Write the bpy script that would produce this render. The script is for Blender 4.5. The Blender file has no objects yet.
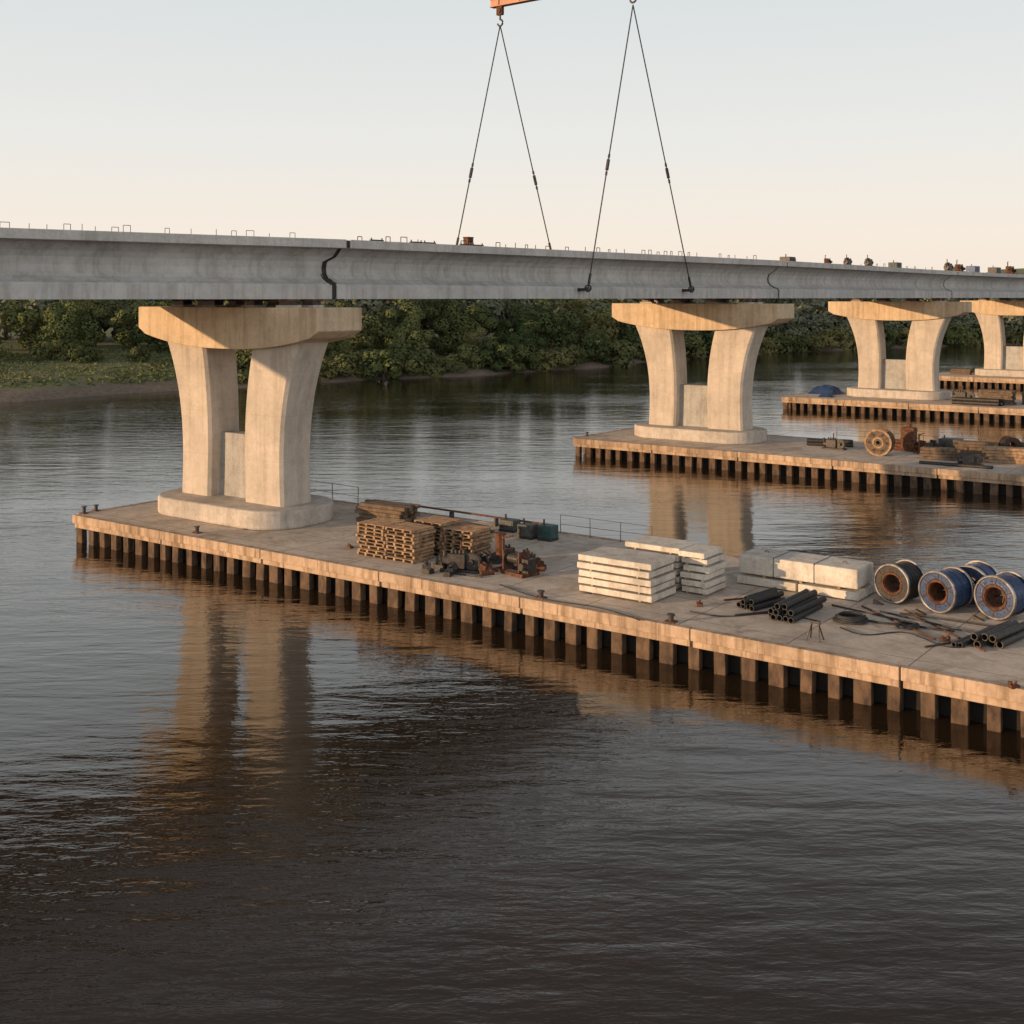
import bpy, bmesh, math, random
from mathutils import Vector, Matrix
random.seed(7)
C = bpy.context.scene.collection
R = math.radians
F = 1193.0; CZ = 13.5; HY = 297.0
PLZ = 1.5
AV = Vector((0.8059, -0.5920, 0)); CV = Vector((0.5920, 0.8059, 0))
RZ = -math.atan2(0.5920, 0.8059)
P = [Vector((-14.7, 65.7, 0)), Vector((16.0, 101.5, 0)), Vector((46.3, 143.0, 0)), Vector((76.5, 181.0, 0)), Vector((107, 221, 0))]

def at(px, py, z=PLZ):
    Y = F * (CZ - z) / (py - HY)
    return Vector(((px - 512) / F * Y, Y, z))
def L(k, a, c, z=PLZ):
    v = P[k] + AV * a + CV * c
    return Vector((v.x, v.y, z))

# ------------------------------------------------------------------ materials
def newmat(name):
    m = bpy.data.materials.new(name); m.use_nodes = True
    nt = m.node_tree; b = nt.nodes['Principled BSDF']
    return m, nt, b
def N(nt, typ, **kw):
    n = nt.nodes.new(typ)
    for k, v in kw.items(): setattr(n, k, v)
    return n
def lk(nt, a, b): nt.links.new(a, b)
def pos(nt, scale=(1, 1, 1), rot=0, obj=False):
    if obj:
        g = N(nt, 'ShaderNodeTexCoord').outputs['Object']
    else:
        g = N(nt, 'ShaderNodeNewGeometry').outputs['Position']
    mp = N(nt, 'ShaderNodeMapping'); mp.inputs['Scale'].default_value = scale
    mp.inputs['Rotation'].default_value = (0, 0, rot)
    lk(nt, g, mp.inputs['Vector']); return mp.outputs[0]
def noise(nt, vec, scale, detail=4, rough=0.55, dist=0):
    n = N(nt, 'ShaderNodeTexNoise'); n.inputs['Scale'].default_value = scale
    n.inputs['Detail'].default_value = detail; n.inputs['Roughness'].default_value = rough
    n.inputs['Distortion'].default_value = dist
    lk(nt, vec, n.inputs['Vector']); return n.outputs['Fac']
def ramp(nt, fac, stops):
    r = N(nt, 'ShaderNodeValToRGB'); e = r.color_ramp.elements
    while len(e) < len(stops): e.new(0.5)
    for i, (p, c) in enumerate(stops):
        e[i].position = p; e[i].color = (c[0], c[1], c[2], 1) if hasattr(c, '__len__') else (c, c, c, 1)
    lk(nt, fac, r.inputs[0]); return r.outputs[0]
def mix(nt, fac, a, b, mode='MIX'):
    m = N(nt, 'ShaderNodeMix', data_type='RGBA', blend_type=mode)
    if isinstance(fac, (int, float)): m.inputs[0].default_value = fac
    else: lk(nt, fac, m.inputs[0])
    for v, s in ((a, m.inputs[6]), (b, m.inputs[7])):
        if hasattr(v, 'links'): lk(nt, v, s)
        else: s.default_value = (v[0], v[1], v[2], 1)
    return m.outputs[2]
def math_(nt, op, a, b=None):
    m = N(nt, 'ShaderNodeMath', operation=op)
    for v, s in ((a, m.inputs[0]), (b, m.inputs[1])):
        if v is None: continue
        if hasattr(v, 'links'): lk(nt, v, s)
        else: s.default_value = v
    return m.outputs[0]
def bump(nt, b, h, dist, strength=1.0):
    n = N(nt, 'ShaderNodeBump'); n.inputs['Distance'].default_value = dist; n.inputs['Strength'].default_value = strength
    lk(nt, h, n.inputs['Height']); lk(nt, n.outputs[0], b.inputs['Normal'])

def concrete(name, base, dark=0.62, streak=0.5, lines=0, vlines=0, spots=0.5, fines=0.5, stain=0):
    m, nt, b = newmat(name)
    v = pos(nt)
    big = noise(nt, v, 0.35, 3, 0.6); fine = noise(nt, v, 7, 4, 0.7); mid = noise(nt, v, 1.7, 3, 0.65)
    st = noise(nt, pos(nt, (2.2, 2.2, 0.16)), 1.0, 3, 0.65)
    c0 = tuple(x * dark for x in base); c1 = base; c2 = tuple(min(1, x * 1.15) for x in base)
    col = ramp(nt, big, [(0.3, c0), (0.5, c1), (0.72, c2)])
    col = mix(nt, fines, col, ramp(nt, fine, [(0.3, (0.66, 0.64, 0.61)), (0.6, (1, 1, 1))]), 'MULTIPLY')
    col = mix(nt, spots, col, ramp(nt, mid, [(0.35, (0.68, 0.66, 0.62)), (0.55, (1, 1, 1))]), 'MULTIPLY')
    if streak: col = mix(nt, streak, col, ramp(nt, st, [(0.36, (0.5, 0.46, 0.4)), (0.54, (1, 1, 1))]), 'MULTIPLY')
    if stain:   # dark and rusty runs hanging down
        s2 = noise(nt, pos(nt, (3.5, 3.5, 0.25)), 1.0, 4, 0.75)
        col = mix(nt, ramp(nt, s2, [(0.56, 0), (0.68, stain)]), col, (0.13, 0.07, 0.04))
    if lines:
        sx = N(nt, 'ShaderNodeSeparateXYZ'); lk(nt, v, sx.inputs[0])
        fr = math_(nt, 'FRACT', math_(nt, 'DIVIDE', sx.outputs[2], lines))
        ln = math_(nt, 'LESS_THAN', fr, 0.015)
        col = mix(nt, math_(nt, 'MULTIPLY', ln, 0.2), col, tuple(x * 0.45 for x in base))
    if vlines:
        px = pos(nt, (1, 1, 1), -RZ)
        sx = N(nt, 'ShaderNodeSeparateXYZ'); lk(nt, px, sx.inputs[0])
        fr = math_(nt, 'FRACT', math_(nt, 'DIVIDE', sx.outputs[0], vlines))
        fr2 = math_(nt, 'FRACT', math_(nt, 'DIVIDE', sx.outputs[1], vlines * 0.63))
        ln = math_(nt, 'MAXIMUM', math_(nt, 'LESS_THAN', fr, 0.012), math_(nt, 'LESS_THAN', fr2, 0.016))
        col = mix(nt, math_(nt, 'MULTIPLY', ln, 0.75), col, tuple(x * 0.2 for x in base))
        stn = noise(nt, pos(nt, (1, 1, 1)), 0.55, 4, 0.7, 0.8)
        col = mix(nt, ramp(nt, stn, [(0.52, 0), (0.70, 0.6)]), col, (0.19, 0.145, 0.11))
    lk(nt, col, b.inputs['Base Color']); b.inputs['Roughness'].default_value = 0.85
    b.inputs['Specular IOR Level'].default_value = 0.3
    bump(nt, b, fine, 0.03, 0.4)
    return m
def rough(name, base, base2, scale=3, r=0.7, metal=0, bd=0.01, stretch=(1, 1, 1), rot=0, obj=False):
    m, nt, b = newmat(name)
    f = noise(nt, pos(nt, stretch, rot, obj), scale, 4, 0.65)
    lk(nt, ramp(nt, f, [(0.33, base), (0.66, base2)]), b.inputs['Base Color'])
    b.inputs['Roughness'].default_value = r; b.inputs['Metallic'].default_value = metal
    bump(nt, b, f, bd, 0.6); return m

M = {}
M['pier'] = concrete('pier_concrete', (0.53, 0.465, 0.395), 0.88, 0.3, lines=2.4, spots=0.3, fines=0.35)
M['cap'] = concrete('cap_concrete', (0.62, 0.48, 0.33), 0.86, 0.45, spots=0.35, fines=0.35)
M['girder'] = concrete('girder_concrete', (0.55, 0.54, 0.53), 0.88, 0.4, spots=0.3, fines=0.25)
M['slab'] = concrete('slab_concrete', (0.60, 0.58, 0.56), 0.88, 0.3, spots=0.25)
M['deck'] = concrete('platform_concrete', (0.60, 0.51, 0.42), 0.74, 0.0, vlines=4.2)
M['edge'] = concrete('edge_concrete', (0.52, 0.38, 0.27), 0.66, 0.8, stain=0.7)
M['pad'] = concrete('footing_concrete', (0.52, 0.47, 0.42), 0.8, 0.3)
M['wallc'] = concrete('infill_concrete', (0.40, 0.39, 0.37), 0.85, 0.3)
M['white'] = concrete('precast_concrete', (0.69, 0.635, 0.56), 0.85, 0.35, spots=0.6, fines=0.55)
M['pile'] = rough('pile_timber', (0.035, 0.022, 0.014), (0.15, 0.09, 0.052), 2.5, 0.85, 0, 0.03, (1, 1, 0.5))
M['dark'] = rough('hull_gap_shade', (0.008, 0.007, 0.006), (0.018, 0.015, 0.012), 2, 0.9)  # near-black, so the shade under the platforms is in the colour
M['rubber'] = rough('black_rubber', (0.012, 0.012, 0.013), (0.035, 0.034, 0.034), 5, 0.6)
M['darksteel'] = rough('dark_steel', (0.025, 0.025, 0.028), (0.08, 0.068, 0.058), 6, 0.5, 0.4)
M['rust'] = rough('rusty_steel', (0.05, 0.02, 0.012), (0.19, 0.08, 0.04), 5, 0.85, 0.2)
M['wood'] = rough('timber', (0.19, 0.11, 0.06), (0.46, 0.30, 0.175), 3, 0.85, 0, 0.01)
M['greywood'] = rough('weathered_timber', (0.07, 0.05, 0.033), (0.19, 0.13, 0.085), 3, 0.9)
M['orange'] = rough('orange_paint', (0.30, 0.10, 0.05), (0.45, 0.18, 0.08), 2, 0.5)
M['teal'] = rough('teal_paint', (0.014, 0.05, 0.055), (0.028, 0.085, 0.09), 4, 0.5)
M['blue'] = rough('blue_sheet', (0.014, 0.028, 0.07), (0.035, 0.08, 0.19), 6, 0.4, 0.2)
M['greygreen'] = rough('grey_green_paint', (0.04, 0.045, 0.042), (0.09, 0.095, 0.088), 4, 0.6)
M['flange'] = rough('drum_metal', (0.14, 0.12, 0.11), (0.48, 0.46, 0.45), 1.6, 0.3, 0.85, 0.004)
M['bark'] = rough('bark', (0.05, 0.035, 0.025), (0.13, 0.1, 0.07), 3, 0.9, 0, 0.03)
M['wall'] = rough('house_wall', (0.45, 0.38, 0.3), (0.6, 0.54, 0.46), 1, 0.9)
M['roof'] = rough('house_roof', (0.22, 0.09, 0.06), (0.32, 0.15, 0.1), 1, 0.9)
M['glass'] = rough('dark_glass', (0.02, 0.02, 0.025), (0.04, 0.04, 0.05), 1, 0.2)

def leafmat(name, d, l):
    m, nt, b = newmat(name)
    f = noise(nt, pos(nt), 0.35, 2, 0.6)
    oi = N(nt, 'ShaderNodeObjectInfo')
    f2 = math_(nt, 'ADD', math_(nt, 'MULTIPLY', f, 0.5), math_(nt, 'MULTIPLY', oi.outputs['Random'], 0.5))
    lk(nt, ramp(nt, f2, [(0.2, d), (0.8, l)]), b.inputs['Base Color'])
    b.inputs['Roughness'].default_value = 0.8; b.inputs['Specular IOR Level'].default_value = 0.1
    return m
M['leafA'] = leafmat('leaf_green', (0.055, 0.080, 0.030), (0.15, 0.165, 0.062))
M['leafB'] = leafmat('leaf_olive', (0.08, 0.10, 0.038), (0.21, 0.195, 0.08))
M['leafC'] = leafmat('leaf_far_haze', (0.13, 0.15, 0.10), (0.21, 0.21, 0.135))  # distance haze put into the leaf colour by paling it

# water
m, nt, b = newmat('river_water'); M['water'] = m
big = noise(nt, pos(nt, (1, 2.0, 1), R(8)), 0.12, 2, 0.5)
w1 = noise(nt, pos(nt, (0.42, 1.3, 1), R(8)), 0.62, 2, 0.5, 0.3)
w2 = noise(nt, pos(nt, (0.5, 1.4, 1), R(-10)), 2.6, 3, 0.6, 0.3)
patch = ramp(nt, noise(nt, pos(nt, (0.5, 1.6, 1), R(-10)), 0.035, 2, 0.55), [(0.38, 0.4), (0.62, 1.0)])
h = math_(nt, 'ADD', math_(nt, 'MULTIPLY', w1, 0.85), math_(nt, 'MULTIPLY', w2, 0.26))
h = math_(nt, 'MULTIPLY', h, patch)
h = math_(nt, 'ADD', h, math_(nt, 'MULTIPLY', big, 0.35))
bump(nt, b, h, 0.078, 1.0)
b.inputs['Base Color'].default_value = (0.024, 0.0150, 0.0078, 1)
b.inputs['Roughness'].default_value = 0.035; b.inputs['IOR'].default_value = 1.55

# terrain
m, nt, b = newmat('bank_ground'); M['ground'] = m
g = pos(nt); sx = N(nt, 'ShaderNodeSeparateXYZ'); lk(nt, g, sx.inputs[0])
nz = noise(nt, g, 0.25, 4, 0.7); nf = noise(nt, g, 1.5, 4, 0.7)
gr = ramp(nt, nz, [(0.3, (0.08, 0.105, 0.035)), (0.5, (0.14, 0.155, 0.06)), (0.7, (0.22, 0.19, 0.10))])
md = ramp(nt, nf, [(0.3, (0.12, 0.085, 0.06)), (0.7, (0.26, 0.20, 0.145))])
zz = math_(nt, 'ADD', sx.outputs[2], math_(nt, 'MULTIPLY', nz, 1.2))
col = mix(nt, ramp(nt, math_(nt, 'DIVIDE', zz, 4.0), [(0.38, 0), (0.52, 1)]), md, gr)
lk(nt, col, b.inputs['Base Color']); b.inputs['Roughness'].default_value = 0.95
bump(nt, b, nf, 0.15, 0.8)

# ------------------------------------------------------------------ mesh tools
class MB:
    def __init__(s): s.bm = bmesh.new()
    def box(s, c, d, rz=0, rx=0, ry=0):
        mt = Matrix.Translation(c) @ Matrix.Rotation(rz, 4, 'Z') @ Matrix.Rotation(ry, 4, 'Y') @ Matrix.Rotation(rx, 4, 'X') @ Matrix.Diagonal((d[0], d[1], d[2], 1))
        bmesh.ops.create_cube(s.bm, size=1, matrix=mt); return s
    def tube(s, p0, p1, r, n=10, r2=None):
        p0 = Vector(p0); p1 = Vector(p1); d = p1 - p0
        q = d.to_track_quat('Z', 'Y').to_matrix().to_4x4()
        bmesh.ops.create_cone(s.bm, cap_ends=True, segments=n, radius1=r, radius2=(r if r2 is None else r2), depth=d.length,
                              matrix=Matrix.Translation((p0 + p1) / 2) @ q); return s
    def path(s, pts, r, n=6, closed=False):
        k = len(pts)
        for i in range(k if closed else k - 1): s.tube(pts[i], pts[(i + 1) % k], r, n)
        return s
    def sweep(s, pts, r, n=8, closed=True):
        rings = []
        k = len(pts); pts = [Vector(p) for p in pts]
        for i, p in enumerate(pts):
            t = (pts[(i + 1) % k] - pts[i - 1]) if closed else (pts[min(i + 1, k - 1)] - pts[max(i - 1, 0)])
            q = t.to_track_quat('Z', 'Y')
            rings.append([s.bm.verts.new(p + q @ Vector((r * math.cos(2 * math.pi * j / n), r * math.sin(2 * math.pi * j / n), 0))) for j in range(n)])
        for i in range(k if closed else k - 1):
            A = rings[i]; B = rings[(i + 1) % k]
            for j in range(n):
                try: s.bm.faces.new((A[j], A[(j + 1) % n], B[(j + 1) % n], B[j]))
                except ValueError: pass
        return s
    def prism(s, prof, y0, y1):        # prof in (x,z), extruded along y
        A = [s.bm.verts.new((x, y0, z)) for x, z in prof]; B = [s.bm.verts.new((x, y1, z)) for x, z in prof]
        n = len(prof)
        s.bm.faces.new(A[::-1]); s.bm.faces.new(B)
        for i in range(n): s.bm.faces.new((A[i], A[(i + 1) % n], B[(i + 1) % n], B[i]))
        return s
    def slab(s, prof, z0, z1):         # prof in (x,y)
        A = [s.bm.verts.new((x, y, z0)) for x, y in prof]; B = [s.bm.verts.new((x, y, z1)) for x, y in prof]
        n = len(prof)
        s.bm.faces.new(A[::-1]); s.bm.faces.new(B)
        for i in range(n): s.bm.faces.new((A[i], A[(i + 1) % n], B[(i + 1) % n], B[i]))
        return s
    def ring(s, c, r0, r1, y0, y1, n=36):   # annulus around the y axis
        V = []
        for k in range(n):
            a = 2 * math.pi * k / n; ca, sa = math.cos(a), math.sin(a)
            V.append([s.bm.verts.new((c[0] + r * ca, c[1] + y, c[2] + r * sa)) for r, y in ((r0, y0), (r1, y0), (r1, y1), (r0, y1))])
        for k in range(n):
            A = V[k]; B = V[(k + 1) % n]
            for j in range(4): s.bm.faces.new((A[j], A[(j + 1) % 4], B[(j + 1) % 4], B[j]))
        return s
    def build(s, name, mat, parent=None, bevel=0, smooth=False, loc=None, rz=0):
        bmesh.ops.recalc_face_normals(s.bm, faces=s.bm.faces)
        me = bpy.data.meshes.new(name); s.bm.to_mesh(me); s.bm.free()
        me.materials.append(M[mat] if isinstance(mat, str) else mat)
        o = bpy.data.objects.new(name, me); C.objects.link(o)
        if parent: o.parent = parent
        if loc is not None: o.location = loc; o.rotation_euler = (0, 0, rz)
        if smooth:
            for p in me.polygons: p.use_smooth = True
        if bevel:
            md = o.modifiers.new('bevel', 'BEVEL'); md.width = bevel; md.segments = 2; md.limit_method = 'ANGLE'; md.angle_limit = R(35)
        return o
def tag(o, label, cat, group=None, kind=None):
    o['label'] = label; o['category'] = cat
    if group: o['group'] = group
    if kind: o['kind'] = kind
    return o
def thing(name, label, cat, loc=(0, 0, 0), rz=0, group=None):
    o = bpy.data.objects.new(name, None); C.objects.link(o); o.empty_display_size = 0.3
    o.location = loc; o.rotation_euler = (0, 0, rz)
    return tag(o, label, cat, group)
def struct(o, label, cat): return tag(o, label, cat, kind='structure')
def dup(root, loc, rz, label=None, group=None, scale=None):
    def cp(o, par):
        c = o.copy(); C.objects.link(c)
        if par: c.parent = par
        for ch in kids.get(o.name, []): cp(ch, c)
        return c
    kids = {}
    def walk(o):
        kids[o.name] = list(o.children)
        for ch in o.children: walk(ch)
    walk(root)
    r = cp(root, None); r.location = loc; r.rotation_euler = (0, 0, rz)
    if label: r['label'] = label
    if group: r['group'] = group
    if scale: r.scale = scale
    return r

# ------------------------------------------------------------------ water + terrain
mb = MB(); S = 6000
vs = [mb.bm.verts.new(p) for p in ((-S, -S, 0), (S, -S, 0), (S, S, 0), (-S, S, 0))]; mb.bm.faces.new(vs)
struct(mb.build('river', 'water'), 'wide dark brown river with small ripples and pier reflections', 'river')

BANK = [(-5500, -600), (-1500, -80), (-600, 60), (-200, 112), (-100, 138), (-65.7, 153), (-48, 172), (-28.9, 189), (-5.5, 206), (16.7, 227), (26.5, 248),
        (59.8, 284), (85, 305), (126, 330), (172, 350), (300, 392), (600, 480), (1500, 720), (5500, 1600)]
def bank_y(x):
    for (x0, y0), (x1, y1) in zip(BANK, BANK[1:]):
        if x0 <= x <= x1: return y0 + (y1 - y0) * (x - x0) / (x1 - x0)
    return 600
def sm(t): t = max(0, min(1, t)); return t * t * (3 - 2 * t)
PROF = [(-25, -3), (-4, -0.6), (0, 0.03), (2, 0.5), (5, 1.0), (10, 1.5), (20, 2.3), (35, 3.2), (60, 4.4), (120, 6), (250, 10), (450, 14), (700, 18), (1000, 22), (1600, 26), (2500, 28), (4500, 30)]
def gz(x, y):
    d = (y - bank_y(x)) * 0.85
    z = PROF[-1][1]
    if d <= PROF[0][0]: z = -3
    else:
        for (d0, z0), (d1, z1) in zip(PROF, PROF[1:]):
            if d0 <= d <= d1: z = z0 + (z1 - z0) * (d - d0) / (d1 - d0); break
    if d > 0: z += min(1, d / 10) * 0.35 * math.sin(x * 0.13 + 1) * math.sin(y * 0.11)
    z += 28 * sm((x / max(y, 1) - 0.32) / 0.10) * sm((d - 250) / 600) * (1 + 0.12 * math.sin(x * 0.03))
    return z
xs = []
x = -5500
while x < 5500:
    xs.append(x); ax = abs(x - 60)
    x += 3.0 if ax < 220 else (12 if ax < 500 else (40 if ax < 1500 else 400))
xs.append(5500)
ds = [-25, -8, -4, -2, -1, 0, 1, 2, 3.5, 5, 8, 12, 16, 20, 27, 35, 45, 60, 80, 100, 130, 170, 220, 280, 350, 450, 550, 650, 750, 850, 1000, 1300, 1600, 2500, 4500]
mb = MB(); grid = []
for x in xs:
    j = 1.2 * math.sin(x * 0.21) + 0.8 * math.sin(x * 0.57 + 2)
    row = []
    for d in ds:
        y = bank_y(x) + d / 0.85 + (j if abs(x) < 500 else 0) * (1 if d < 40 else 0)
        yy = bank_y(x) + d / 0.85
        row.append(mb.bm.verts.new((x, y, gz(x, yy))))
    grid.append(row)
for i in range(len(grid) - 1):
    for k in range(len(ds) - 1): mb.bm.faces.new((grid[i][k], grid[i + 1][k], grid[i + 1][k + 1], grid[i][k + 1]))
struct(mb.build('ground', 'ground', smooth=True), 'grassy far river bank with a muddy edge rising to low hills', 'river bank')

mb = MB()
for i in range(6500):
    x = random.uniform(-105, -30); d = random.uniform(7, 60)
    y = bank_y(x) + d; z = gz(x, y)
    hh = random.uniform(0.1, 0.38); w = random.uniform(0.2, 0.6)
    for q in range(2):
        a = random.uniform(0, 3.14)
        dx, dy = w * math.cos(a), w * math.sin(a)
        t = Vector((random.uniform(-.2, .2), random.uniform(-.2, .2), hh))
        vv = [mb.bm.verts.new((x - dx, y - dy, z - 0.05)), mb.bm.verts.new((x + dx, y + dy, z - 0.05)), mb.bm.verts.new((x + t.x, y + t.y, z + t.z))]
        mb.bm.faces.new(vv)
M['grass'] = rough('grass_blades', (0.085, 0.11, 0.035), (0.17, 0.17, 0.07), 0.25, 0.9)
tag(mb.build('bank_grass', 'grass'), 'rough dry grass tufts on the open river bank at the left', 'grass', kind='stuff')

# ------------------------------------------------------------------ trees
def crown(mb, cx, cy, cz, rx, rz_, lobes, leaves, size, bottom=-0.5):
    for l in range(lobes):
        u = random.uniform(0, 2 * math.pi); w = random.uniform(bottom, 1.0); q = math.sqrt(max(0, 1 - w * w)) * random.uniform(0.45, 0.9)
        c = Vector((cx + rx * q * math.cos(u), cy + rx * q * math.sin(u), cz + rz_ * w * 0.75))
        lr = random.uniform(0.26, 0.50) * rx
        for k in range(leaves // lobes):
            d = Vector((random.gauss(0, 1), random.gauss(0, 1), random.gauss(0, 1) + 0.25)).normalized()
            p = c + Vector((d.x * lr, d.y * lr, d.z * lr * 0.8)) * random.uniform(0.82, 1.04)
            nrm = (d + Vector((random.uniform(-.4, .4), random.uniform(-.4, .4), random.uniform(-.2, .5)))).normalized()
            t1 = nrm.orthogonal().normalized(); t1 = Matrix.Rotation(random.uniform(0, 6.28), 3, nrm) @ t1; t2 = nrm.cross(t1)
            s1 = size * random.uniform(0.5, 1.2); s2 = s1 * random.uniform(0.5, 0.85)
            vs = [mb.bm.verts.new(p + t1 * s1), mb.bm.verts.new(p + t2 * s2), mb.bm.verts.new(p - t1 * s1), mb.bm.verts.new(p - t2 * s2)]
            mb.bm.faces.new(vs)
def make_tree(name, label, h, r, mat, lobes=20, leaves=2600, size=0.34, bush=False, group=None):
    t = thing(name, label, 'bush' if bush else 'tree', (0, -500, 0), 0, group)
    mb = MB(); th = h * (0.2 if bush else 0.3)
    p = Vector((0, 0, -0.4)); top = Vector((random.uniform(-.4, .4), random.uniform(-.4, .4), th))
    mb.tube(p, top, 0.025 * h, 8, 0.016 * h)
    for k in range(6):
        a = k * 1.05 + random.uniform(-.3, .3)
        e = Vector((math.cos(a) * r * 0.6, math.sin(a) * r * 0.6, th + (h - th) * random.uniform(0.2, 0.7)))
        mb.tube(top - Vector((0, 0, random.uniform(0, th * 0.4))), e, 0.012 * h, 6, 0.004 * h)
    mb.build('trunk', 'bark', t)
    mb = MB()
    if bush: crown(mb, 0, 0, h * 0.40, r, h * 0.6, lobes, leaves, size, -0.8)
    else: crown(mb, 0, 0, h * 0.5, r, h * 0.58, lobes, leaves, size, -0.95)
    mb.build('crown', mat, t)
    return t
protos = [make_tree('broadleaf_tree', 'x', 13, 5.8, 'leafA', 18, 4800), make_tree('broadleaf_tree', 'x', 15, 5.2, 'leafA', 20, 4800),
          make_tree('broadleaf_tree', 'x', 12, 6.4, 'leafB', 18, 5000), make_tree('broadleaf_tree', 'x', 14, 5.6, 'leafB', 18, 4800)]
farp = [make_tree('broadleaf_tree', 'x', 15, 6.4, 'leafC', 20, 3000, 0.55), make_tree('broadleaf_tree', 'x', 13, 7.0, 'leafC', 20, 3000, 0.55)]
bushp = [make_tree('riverside_bush', 'x', 4.5, 3.4, 'leafA', 12, 2000, 0.3, True), make_tree('riverside_bush', 'x', 3.6, 3.8, 'leafB', 12, 2000, 0.3, True)]
usedp = set()
def place(pool, x, y, sc, label, group):
    k = random.randrange(len(pool)); p = pool[k]
    loc = (x, y, gz(x, y) - 0.1)
    if p.name in usedp: o = dup(p, loc, random.uniform(0, 6.28))
    else: usedp.add(p.name); o = p; o.location = loc; o.rotation_euler = (0, 0, random.uniform(0, 6.28))
    o['label'] = label; o['group'] = group; o.scale = (sc * random.uniform(.9, 1.25), sc * random.uniform(.9, 1.25), sc)
def row(x0, x1, step, d0, d1, s0, s1, pool, label, group):
    x = x0
    while x < x1:
        y = bank_y(x) + random.uniform(d0, d1)
        if abs(x / y) < 0.50: place(pool, x + random.uniform(-1, 1), y, random.uniform(s0, s1), label, group)
        x += step * random.uniform(0.7, 1.3)
lab1 = 'broad green tree standing behind the grassy bank at the left'
g1 = 'trees behind the grassy left bank'
row(-115, -42, 10.0, 46, 56, 0.4, 0.8, protos, lab1, g1)
row(-120, -40, 9.0, 60, 72, 0.7, 1.0, protos, lab1, g1)
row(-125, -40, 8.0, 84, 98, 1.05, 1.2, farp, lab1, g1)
row(-110, -38, 8, 36, 46, 0.6, 1.1, bushp, 'low rounded bush where the grassy left bank meets the trees', 'bushes at the back of the left bank')
lab2 = 'dense green tree close to the water between the two nearest piers'
g2 = 'trees at the water between the nearest piers'
row(-38, 30, 10, 6, 14, 0.45, 0.8, protos, lab2, g2)
row(-42, 30, 8.5, 20, 32, 0.7, 1.0, protos, lab2, g2)
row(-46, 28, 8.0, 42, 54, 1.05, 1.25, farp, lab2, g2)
row(-44, 28, 3.4, 1.0, 5, 0.6, 1.35, bushp, 'leafy bush overhanging the water between the two nearest piers', 'bushes along the water in the middle')
lab3 = 'hazy green tree on the far bank beyond the second and third piers'
g3 = 'trees on the far bank beyond the second pier'
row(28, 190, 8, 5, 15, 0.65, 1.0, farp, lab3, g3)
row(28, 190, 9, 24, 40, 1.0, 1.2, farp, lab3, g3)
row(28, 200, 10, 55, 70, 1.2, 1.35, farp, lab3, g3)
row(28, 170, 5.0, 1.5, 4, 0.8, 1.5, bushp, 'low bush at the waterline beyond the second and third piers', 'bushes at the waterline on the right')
for i in range(26):
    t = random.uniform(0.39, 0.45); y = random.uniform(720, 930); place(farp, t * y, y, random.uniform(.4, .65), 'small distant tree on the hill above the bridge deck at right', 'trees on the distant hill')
hp = None
for i, (q, y) in enumerate([(0.365, 840), (0.376, 780), (0.385, 850), (0.396, 800), (0.404, 870), (0.413, 790), (0.423, 840), (0.39, 905)]):
    x = q * y
    if hp is None:
        hp = thing('hillside_house', 'small pale house with a red roof on the distant hill', 'house', (0, 0, 0), 0, 'houses on the distant hill')
        MB().box((0, 0, 2.5), (12, 8, 6)).build('wall', 'wall', hp)
        MB().prism([(-6.6, 5.45), (6.6, 5.45), (0, 8.4)], -4.5, 4.5).build('roof', 'roof', hp)
        for wx in (-3.5, 0, 3.5):
            MB().box((wx, -4.0, 3.2), (1.4, 0.15, 1.5)).build('window', 'glass', hp)
        o = hp
    else: o = dup(hp, (0, 0, 0), 0)
    o.location = (x, y, gz(x, y) + 0.6); o.rotation_euler = (0, 0, random.uniform(-.6, .6)); s = random.uniform(.8, 1.2); o.scale = (s, s, s)

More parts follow.
